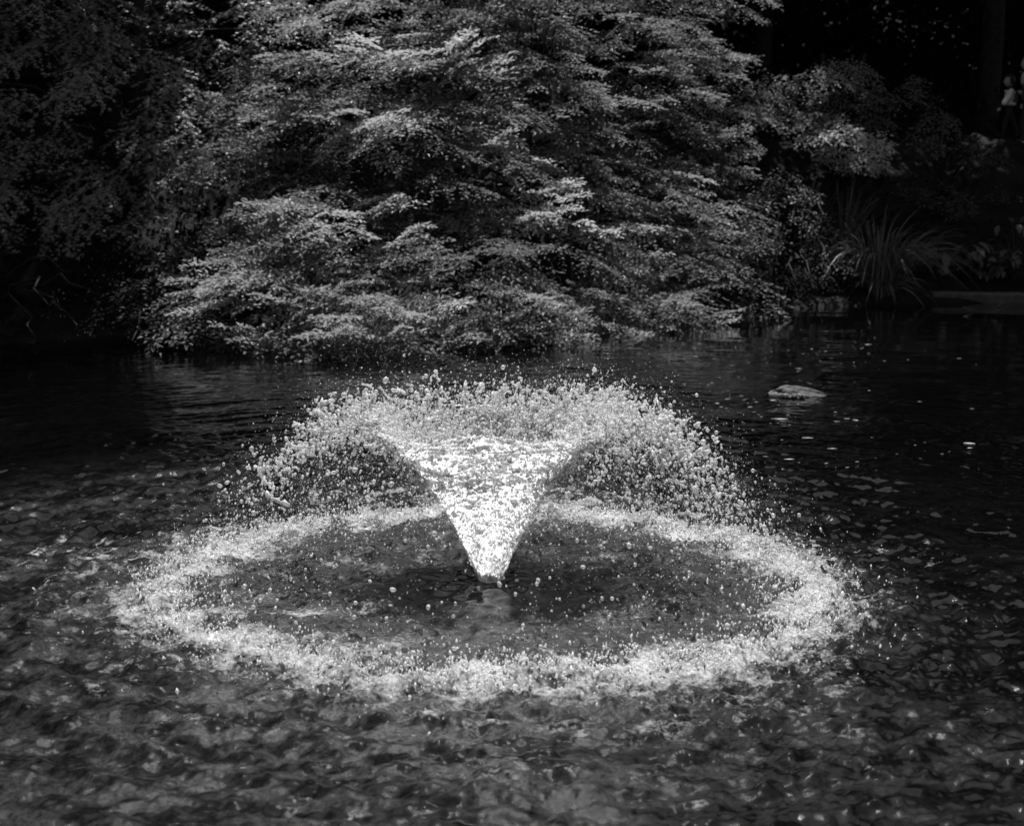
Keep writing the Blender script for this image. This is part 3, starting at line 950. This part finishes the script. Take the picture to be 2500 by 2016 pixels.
# tall trees added so their high crowns keep both sides in shade
tall_tree('added tall shade tree at the left end of the far bank reaching over the water', -13.8, 22.0, 17, 4.6, 14.0, r, n=7500, leafL=0.3, name='added_tree', zs=0.6, lean=(4.4, 1.5), base_z=0.8)
tall_tree('added tall shade tree behind the maple with a high spreading crown', -8.0, 27.0, 18, 3.6, 15.0, r, n=7000, leafL=0.3, name='added_tree', zs=0.6, lean=(1.2, -1.5), base_z=2.6)
tall_tree('added tall shade tree at the right end of the far bank reaching over the water', 17.5, 30.5, 17, 4.2, 14.0, r, n=18000, leafL=0.3, name='added_tree', zs=0.6, lean=(-1.0, 3), base_z=1.0)
tall_tree('added tall shade tree with a high crown above the long grass clumps', 10.8, 33.0, 18, 3.3, 13.5, r, n=16000, leafL=0.3, name='added_tree', zs=0.6, lean=(-0.6, -1.5), base_z=3.0)

# ------------------------------------------------------------------ long grass clumps: every blade a part
def blade_mesh(length, width, lift, droop, az, r, tone):
    n = 9
    t = np.linspace(0, 1, n)
    h = np.array([math.cos(az), math.sin(az)])
    hor = length * (math.cos(lift) * t + 0.35 * droop * t ** 2)
    zz = length * (math.sin(lift) * t - droop * 0.75 * t ** 2.6)
    c = np.stack([h[0] * hor, h[1] * hor, zz], -1)
    c += np.array([-h[1], h[0], 0]) * (r.normal(0, 0.05) * t ** 2 * length)[:, None]
    s_ = np.array([-h[1], h[0], 0.0]) * math.cos(0.5) + np.array([0, 0, 1]) * math.sin(0.5) * r.choice([-1, 1])
    w = width * np.minimum(1, 0.5 + 2.2 * t) * (1 - t ** 2.2) + 0.0008
    Lh = c + s_ * w[:, None]; Rh = c - s_ * w[:, None]; M_ = c - np.array([0, 0, 1]) * (w * 0.4)[:, None]
    v = np.stack([Lh, M_, Rh], 1).reshape(-1, 3)
    i = np.arange(n - 1) * 3
    f = np.concatenate([np.stack([i, i + 1, i + 4, i + 3], 1), np.stack([i + 1, i + 2, i + 5, i + 4], 1)])
    return mesh_from_arrays('blade', v, [f], True, {'tone': np.full(len(v), tone)})


def grass_clump(label, loc, n, L, r, w=0.016, tone=(0.2, 0.9), spread=0.22, droop=(0.2, 1.0)):
    t_ = tag(empty('grass_clump', loc), label, 'grass clump', 'clumps of long grass on the right bank')
    for i in range(n):
        az = r.uniform(0, 2 * np.pi)
        me_ = blade_mesh(L * r.uniform(0.6, 1.1), w * r.uniform(0.7, 1.3), r.uniform(0.9, 1.5), r.uniform(*droop), az, r, r.uniform(*tone))
        q = r.uniform(0, spread)
        obj('blade', me_, M_BLADE, t_, (q * math.cos(az), q * math.sin(az), 0))
    return t_


r = np.random.default_rng(41)
grass_clump('big fountain shaped clump of long arching grass blades at the right water edge', P(2140, 690, 24.7), 270, 1.85, r, w=0.013, spread=0.5, droop=(0.35, 1.3))
grass_clump('thin upright clump of long grass behind the gap beside the pale tree', P(1960, 590, 26), 70, 1.45, r, w=0.018, tone=(0.1, 0.6), droop=(0.1, 0.7))
grass_clump('loose grass clump with stray stems rising under the bright leafy clump', P(2060, 600, 25.8), 70, 1.6, r, w=0.014, tone=(0.1, 0.6), droop=(0.05, 0.6))
grass_clump('low grass tuft trailing its blades into the water', P(2150, 725, 24.3), 55, 1.0, r, w=0.016, tone=(0.3, 0.8), droop=(0.8, 1.5))


# broad leaved plants: every leaf a part
def broad_leaf_mesh(L, W, tone, r):
    t = np.linspace(0, 1, 8)
    w = W * 0.5 * np.sin(np.pi * np.clip(t, 0.02, 0.985) ** 0.8)
    zc = -0.25 * L * t ** 2
    mid = np.stack([t * L, 0 * t, zc], -1)
    a = np.stack([t * L, w, zc + w * 0.35], -1); b = np.stack([t * L, -w, zc + w * 0.35], -1)
    v = np.stack([a, mid, b], 1).reshape(-1, 3)
    i = np.arange(7) * 3
    f = np.concatenate([np.stack([i, i + 1, i + 4, i + 3], 1), np.stack([i + 1, i + 2, i + 5, i + 4], 1)])
    return mesh_from_arrays('leaf', v, [f], True, {'tone': np.full(len(v), tone)})


bl = [broad_leaf_mesh(0.26, 0.14, q, r) for q in (0.2, 0.4, 0.55, 0.7, 0.9)]
for me_ in bl: me_.materials.append(M_BROAD)
spots = [(2290, 640, 'broad leaved plant beside the right side of the long grass'),
         (2370, 610, 'broad leaved plant in the middle of the right bank edge'),
         (2450, 650, 'broad leaved plant near the right end of the stone edging'),
         (2400, 690, 'low broad leaved plant just above the stone edging'),
         (2480, 560, 'broad leaved plant highest up the right bank')]
for px, py, lb in spots:
    c = P(px, py, 25.5); c[2] = float(ground_z(c[0], c[1])) + 0.02
    t_ = tag(empty('broad_leaved_plant', c), lb, 'plant', 'broad leaved plants on the right bank')
    target_z = P(px, py, c[1])[2] - c[2]
    hgt = max(0.35, target_z)
    for k in range(34):
        az = r.uniform(0, 6.28); q = r.uniform(0.05, 0.38)
        zz = r.uniform(0.1, hgt + 0.15)
        e = Vector((q * math.cos(az), q * math.sin(az), zz))
        tube([[0, 0, 0], [e.x * 0.4, e.y * 0.4, e.z * 0.7], list(e)], [0.008, 0.006, 0.004], 4)
        o = obj('leaf', bl[k % 5], None, t_, e)
        o.rotation_euler = (r.normal(0, 0.3), r.normal(0.25, 0.35), az + r.normal(0, 0.4))
        s_ = r.uniform(0.6, 1.15); o.scale = (s_, s_, s_)
    flush_tubes('stems', M_BLADE, t_)

# ------------------------------------------------------------------ stone edging along the right shore
pts = [P(2270, 733, 24.75), P(2330, 732, 24.75), P(2400, 735, 24.6), P(2470, 737, 24.5), P(2560, 740, 24.4), P(2700, 745, 24.2)]
pts = np.array(pts)
xs_ = np.linspace(pts[0, 0], pts[-1, 0], 60)
yc = np.interp(xs_, pts[:, 0], pts[:, 1])
r = np.random.default_rng(3)
prof_ = np.array([[-0.16, -0.10], [-0.165, 0.13], [-0.13, 0.165], [0.16, 0.17], [0.19, -0.10]])
v = np.zeros((60, 5, 3))
for k in range(5):
    v[:, k, 0] = xs_; v[:, k, 1] = yc + prof_[k, 0] + r.normal(0, 0.006, 60); v[:, k, 2] = prof_[k, 1] + r.normal(0, 0.005, 60)
idx = np.arange(300).reshape(60, 5)
f = np.stack([idx[:-1, :-1], idx[1:, :-1], idx[1:, 1:], idx[:-1, 1:]], -1).reshape(-1, 4)
caps = np.array([[idx[0, k] for k in range(5)], [idx[-1, k] for k in range(4, -1, -1)]])
o = obj('stone_edging', mesh_from_arrays('stone_edging', v.reshape(-1, 3), [f, caps], False), M_STONE)
tag(o, 'dim grey stone edging along the right shore of the pond', 'kerb')

# ------------------------------------------------------------------ rock breaking the surface
dep = PITCH + math.atan((965 - 1008) / F_PX)
rc = P(1940, 965, CAM_H / math.tan(dep)); rc[2] = 0
bv, bf = ICO3
bv2, bf2 = ico(5)
w = samp(n_chop2, bv2[:, 0] * .12 + .5, bv2[:, 1] * .12 + bv2[:, 2] * 0.07) * 0.03 + samp(n_big, bv2[:, 0] * .08, bv2[:, 2] * .08 + bv2[:, 1] * .05) * 0.06
vv = bv2 * (1 + w)[:, None]
vv[:, 2] = np.sign(vv[:, 2]) * np.abs(vv[:, 2]) ** 1.2
vv = vv * np.array([0.16, 0.15, 0.08]) + np.stack([0.14 * np.clip(vv[:, 0], 0, 1) ** 2, 0 * vv[:, 0], -0.02 * vv[:, 0]], -1)
rock = obj('rock', mesh_from_arrays('rock', vv + np.array([0, 0, 0.005]), [bf2], True), solid_mat('wet_rock', 0.065, 0.85, 0.6, 18, 0.8, 0.1), None, rc)
tag(rock, 'wet grey rock just breaking the dark water right of the fountain', 'rock')
r = np.random.default_rng(9)
n = 260
a_ = r.normal(math.radians(225), 0.55, n)
pp = np.stack([np.cos(a_) * 0.22 * r.uniform(0.8, 1.08, n), np.sin(a_) * 0.18 * r.uniform(0.8, 1.08, n), r.uniform(0.0, 0.03, n)], -1)
add(blobs(ICO1, pp, r.uniform(0.003, 0.008, n), np.ones(n), r.normal(0, 1, (n, 3)), 0.2, r))
o = flush('froth', M_FLECK, None); o.location = rc
tag(o, 'white froth gathered against the left side of the wet rock', 'foam')

# twig sticking out of the water
tw0 = P(2400, 790, 21.5); tw0[2] = 0
TWG = tag(empty('fallen_twig', tw0), 'thin bare forked twig sticking out of the dark water by the right shore', 'twig')
r = np.random.default_rng(2)
tube([[-0.35, 0, -0.02], [-0.1, 0, 0.05], [0.12, 0, 0.04], [0.42, 0.1, 0.16]], [0.008, 0.008, 0.006, 0.003], 5)
tube([[-0.1, 0, 0.05], [-0.3, -0.1, 0.13], [-0.36, -0.1, 0.15]], [0.006, 0.005, 0.002], 5)
tube([[0.12, 0, 0.04], [0.2, 0, 0.15], [0.3, 0.0, 0.22]], [0.005, 0.004, 0.002], 5)
flush_tubes('stem', M_BARK, TWG)


# ------------------------------------------------------------------ people
def skin_mesh(name, joints, edges, radii, mat, parent, sub=2, root=0):
    me_ = bpy.data.meshes.new(name)
    me_.from_pydata([tuple(j) for j in joints], edges, [])
    me_.update()
    o = bpy.data.objects.new(name, me_)
    COL.objects.link(o)
    me_.materials.append(mat)
    md = o.modifiers.new('skin', 'SKIN')
    if not me_.skin_vertices:
        me_.attributes.new  # layer is made by the modifier below
    import bmesh
    bm = bmesh.new(); bm.from_mesh(me_)
    lay = bm.verts.layers.skin.verify()
    bm.verts.ensure_lookup_table()
    for i, vtx in enumerate(bm.verts):
        q = radii[i]
        vtx[lay].radius = q if isinstance(q, tuple) else (q, q)
        vtx[lay].use_root = (i == root)
    bm.to_mesh(me_); bm.free()
    ss = o.modifiers.new('sub', 'SUBSURF'); ss.levels = sub; ss.render_levels = sub
    md.use_smooth_shade = True
    o.parent = parent
    return o


M_SKIN = solid_mat('skin', 0.38, 0.55, 0.08, 20, 0.05)
M_HAIR = solid_mat('black_hair', 0.015, 0.5, 0.4, 60, 0.5)
M_GREYHAIR = solid_mat('grey_hair', 0.25, 0.6, 0.3, 60, 0.5)
M_WHITE = solid_mat('white_cloth', 0.85, 0.8, 0.06, 14, 0.4)
M_DARKCL = solid_mat('dark_cloth', 0.025, 0.8, 0.3, 20, 0.3)
M_GREYCL = solid_mat('grey_cloth', 0.10, 0.8, 0.3, 20, 0.3)
M_LIGHTCL = solid_mat('light_scarf', 0.5, 0.8, 0.1, 20, 0.3)


def head_mesh(name, s, parent, loc, mat, facing):
    """head with brow, nose, mouth and chin pressed into an ovoid; facing -x"""
    v, f = ico(4)
    v = v.copy()
    x_, y_, z_ = v[:, 0].copy(), v[:, 1].copy(), v[:, 2].copy()
    v[:, 0] = x_ * 0.92; v[:, 1] = y_ * 0.76; v[:, 2] = z_ * 1.12
    fr = np.clip(-x_, 0, 1)
    v[:, 1] *= 1 - 0.28 * np.clip(-z_, 0, 1)
    v[:, 0] += 0.20 * np.clip(-z_, 0, 1) * np.clip(x_, 0, 1)
    g = lambda cy, cz, w_: np.exp(-((y_ - cy) ** 2 + (z_ - cz) ** 2) / w_) * (fr > 0.4)
    v[:, 0] -= 0.24 * np.exp(-(y_ ** 2) / 0.012 - ((z_ + 0.14) ** 2) / 0.03) * (fr > 0.4)
    v[:, 0] += 0.09 * (g(0.28, 0.05, 0.02) + g(-0.28, 0.05, 0.02))
    v[:, 0] -= 0.05 * np.exp(-(y_ ** 2) / 0.06 - ((z_ + 0.45) ** 2) / 0.006) * (fr > 0.3)
    v[:, 0] -= 0.08 * np.exp(-(y_ ** 2) / 0.05 - ((z_ + 0.8) ** 2) / 0.03) * (fr > 0.2)
    o = obj(name, mesh_from_arrays(name, v * s, [f], True), mat, parent, loc)
    o.rotation_euler = (0, 0, facing)
    return o


def hair_mesh(s, parent, loc, mat, facing, bob=0.6):
    v, f = ico(4)
    x_, y_, z_ = v[:, 0], v[:, 1], v[:, 2]
    keep = ~((x_ < -0.35) & (z_ < 0.45)) & (z_ > -bob) & ~((x_ < -0.1) & (z_ < -0.2))
    kf = keep[f].all(1)
    vv_ = v * np.array([1.04, 0.9, 1.22]) * (1 + 0.03 * np.sin(v @ np.array([9, 14, 3])))[:, None]
    vv_[:, 0] += 0.05
    o = obj('hair', mesh_from_arrays('hair', vv_ * s, [f[kf]], True), mat, parent, loc)
    m_ = o.modifiers.new('thick', 'SOLIDIFY'); m_.thickness = 0.012
    o.rotation_euler = (0, 0, facing)
    return o


def hand(parent, loc, d, s, mat):
    """small hand: palm with five curled fingers"""
    d = Vector(d).normalized(); side = d.cross(Vector((0, 1, 0.2))).normalized(); nrm_ = d.cross(side)
    js = [Vector(loc), Vector(loc) + d * 0.045 * s]; ed = [(0, 1)]; rd_ = [0.018 * s, (0.026 * s, 0.016 * s)]
    for k in range(4):
        b0 = js[1] + side * (k - 1.5) * 0.015 * s + d * 0.02 * s
        l_ = (0.055, 0.065, 0.06, 0.048)[k] * s
        i0 = len(js)
        js += [b0, b0 + d * l_ * 0.5 + nrm_ * 0.006 * s, b0 + d * l_ * 0.85 + nrm_ * 0.025 * s]
        ed += [(1, i0), (i0, i0 + 1), (i0 + 1, i0 + 2)]; rd_ += [0.0085 * s, 0.008 * s, 0.0065 * s]
    i0 = len(js)
    b0 = js[0] + side * 0.026 * s + d * 0.015 * s
    js += [b0, b0 + (d + side * 0.6).normalized() * 0.035 * s, b0 + (d * 1.2 + side * 0.4).normalized() * 0.06 * s]
    ed += [(0, i0), (i0, i0 + 1), (i0 + 1, i0 + 2)]; rd_ += [0.010 * s, 0.009 * s, 0.007 * s]
    return skin_mesh('hand', js, ed, rd_, mat, parent, 1)


# child walking left
cp = P(2460, 338, 30.0)
child = tag(empty('person', cp), 'child with short black hair in a loose white top walking left', 'person')
k = 1.27 / 1.27
body_j = [(0, 0, 0.62), (0, 0, 0.80), (0.01, 0, 0.97), (-0.01, 0, 1.05), (-0.02, 0, 1.09),
          (-0.01, -0.07, 0.58), (-0.10, -0.08, 0.33), (-0.13, -0.08, 0.07), (-0.22, -0.08, 0.035),
          (0.01, 0.07, 0.58), (0.12, 0.08, 0.33), (0.24, 0.08, 0.10), (0.18, 0.08, 0.03),
          (0.0, -0.12, 0.95), (-0.11, -0.16, 0.78), (-0.23, -0.16, 0.62),
          (0.0, 0.12, 0.95), (0.08, 0.16, 0.76), (0.03, 0.17, 0.58)]
body_e = [(0, 1), (1, 2), (2, 3), (3, 4), (0, 5), (5, 6), (6, 7), (7, 8), (0, 9), (9, 10), (10, 11), (11, 12), (2, 13), (13, 14), (14, 15), (2, 16), (16, 17), (17, 18)]
body_r = [(0.10, 0.085), (0.095, 0.08), (0.10, 0.07), 0.04, 0.04, 0.07, 0.05, 0.033, 0.03, 0.07, 0.05, 0.033, 0.03,
          0.045, 0.033, 0.025, 0.045, 0.033, 0.025]
skin_mesh('body', body_j, body_e, body_r, M_DARKCL, child)
top_j = [(0.0, 0, 0.64), (-0.0, 0, 0.72), (-0.0, 0, 0.84), (0.01, 0, 0.98), (0, -0.12, 0.955), (-0.09, -0.165, 0.80), (-0.20, -0.17, 0.66), (0, 0.12, 0.955), (0.08, 0.16, 0.78), (0.04, 0.17, 0.62)]
top_e = [(0, 1), (1, 2), (2, 3), (3, 4), (4, 5), (5, 6), (3, 7), (7, 8), (8, 9)]
top_r = [(0.155, 0.14), (0.145, 0.13), (0.125, 0.11), (0.11, 0.08), 0.065, 0.06, 0.062, 0.065, 0.055, 0.055]
skin_mesh('top', top_j, top_e, top_r, M_WHITE, child, root=2)
head_mesh('head', 0.105, child, (-0.03, 0, 1.155), M_SKIN, 0.1)
hair_mesh(0.112, child, (-0.025, 0, 1.165), M_HAIR, 0.1, 0.62)
hand(child, (-0.235, -0.165, 0.61), (-0.7, 0, -0.7), 0.8, M_SKIN)
hand(child, (0.03, 0.17, 0.57), (-0.2, 0, -0.9), 0.8, M_SKIN)
vest = skin_mesh('waistcoat', [(0.035, 0, 0.66), (0.04, 0, 0.82), (0.035, 0, 0.96)], [(0, 1), (1, 2)], [(0.13, 0.145), (0.115, 0.13), (0.10, 0.11)], M_GREYCL, child)

# adult at the frame edge, turned to the child
ap = P(2504, 352, 29.6)
adult = tag(empty('person', ap), 'grey haired adult in a dark coat and pale scarf following the child', 'person')
aj = [(0, 0, 0.92), (0, 0, 1.12), (0.0, 0, 1.38), (-0.02, 0, 1.47), (-0.04, 0, 1.52),
      (0, -0.09, 0.86), (-0.12, -0.10, 0.48), (-0.10, -0.10, 0.09), (-0.24, -0.10, 0.04),
      (0, 0.09, 0.86), (0.12, 0.10, 0.48), (0.28, 0.10, 0.13), (0.22, 0.10, 0.04),
      (0.0, -0.19, 1.36), (0.02, -0.24, 1.08), (-0.17, -0.22, 1.02),
      (0.0, 0.19, 1.36), (0.06, 0.24, 1.08), (-0.02, 0.22, 0.84)]
ar = [(0.15, 0.12), (0.14, 0.11), (0.15, 0.10), 0.055, 0.05, 0.10, 0.07, 0.045, 0.04, 0.10, 0.07, 0.045, 0.04, 0.06, 0.045, 0.033, 0.06, 0.045, 0.033]
skin_mesh('body', aj, body_e, ar, M_DARKCL, adult)
cj = [(0.02, 0, 0.80), (0.01, 0, 1.0), (0.0, 0, 1.18), (0, 0, 1.38), (0, -0.19, 1.36), (0.03, -0.25, 1.10), (-0.13, -0.235, 1.03), (0, 0.19, 1.36), (0.07, 0.25, 1.10), (0.0, 0.23, 0.88)]
skin_mesh('coat', cj, top_e, [(0.20, 0.17), (0.18, 0.15), (0.165, 0.13), (0.16, 0.11), 0.08, 0.07, 0.06, 0.08, 0.07, 0.06], M_GREYCL, adult, root=2)
head_mesh('head', 0.118, adult, (-0.06, 0, 1.60), M_SKIN, 0.15)
hair_mesh(0.126, adult, (-0.045, 0, 1.615), M_GREYHAIR, 0.15, 0.45)
skin_mesh('scarf', [(-0.09, -0.03, 1.18), (-0.11, -0.02, 1.32), (-0.04, 0, 1.45)], [(0, 1), (1, 2)], [(0.05, 0.07), (0.06, 0.08), (0.09, 0.08)], M_LIGHTCL, adult)
hand(adult, (-0.19, -0.225, 1.02), (-0.9, 0, 0.1), 1.0, M_SKIN)
hand(adult, (-0.03, 0.22, 0.83), (-0.2, 0, -0.9), 1.0, M_SKIN)
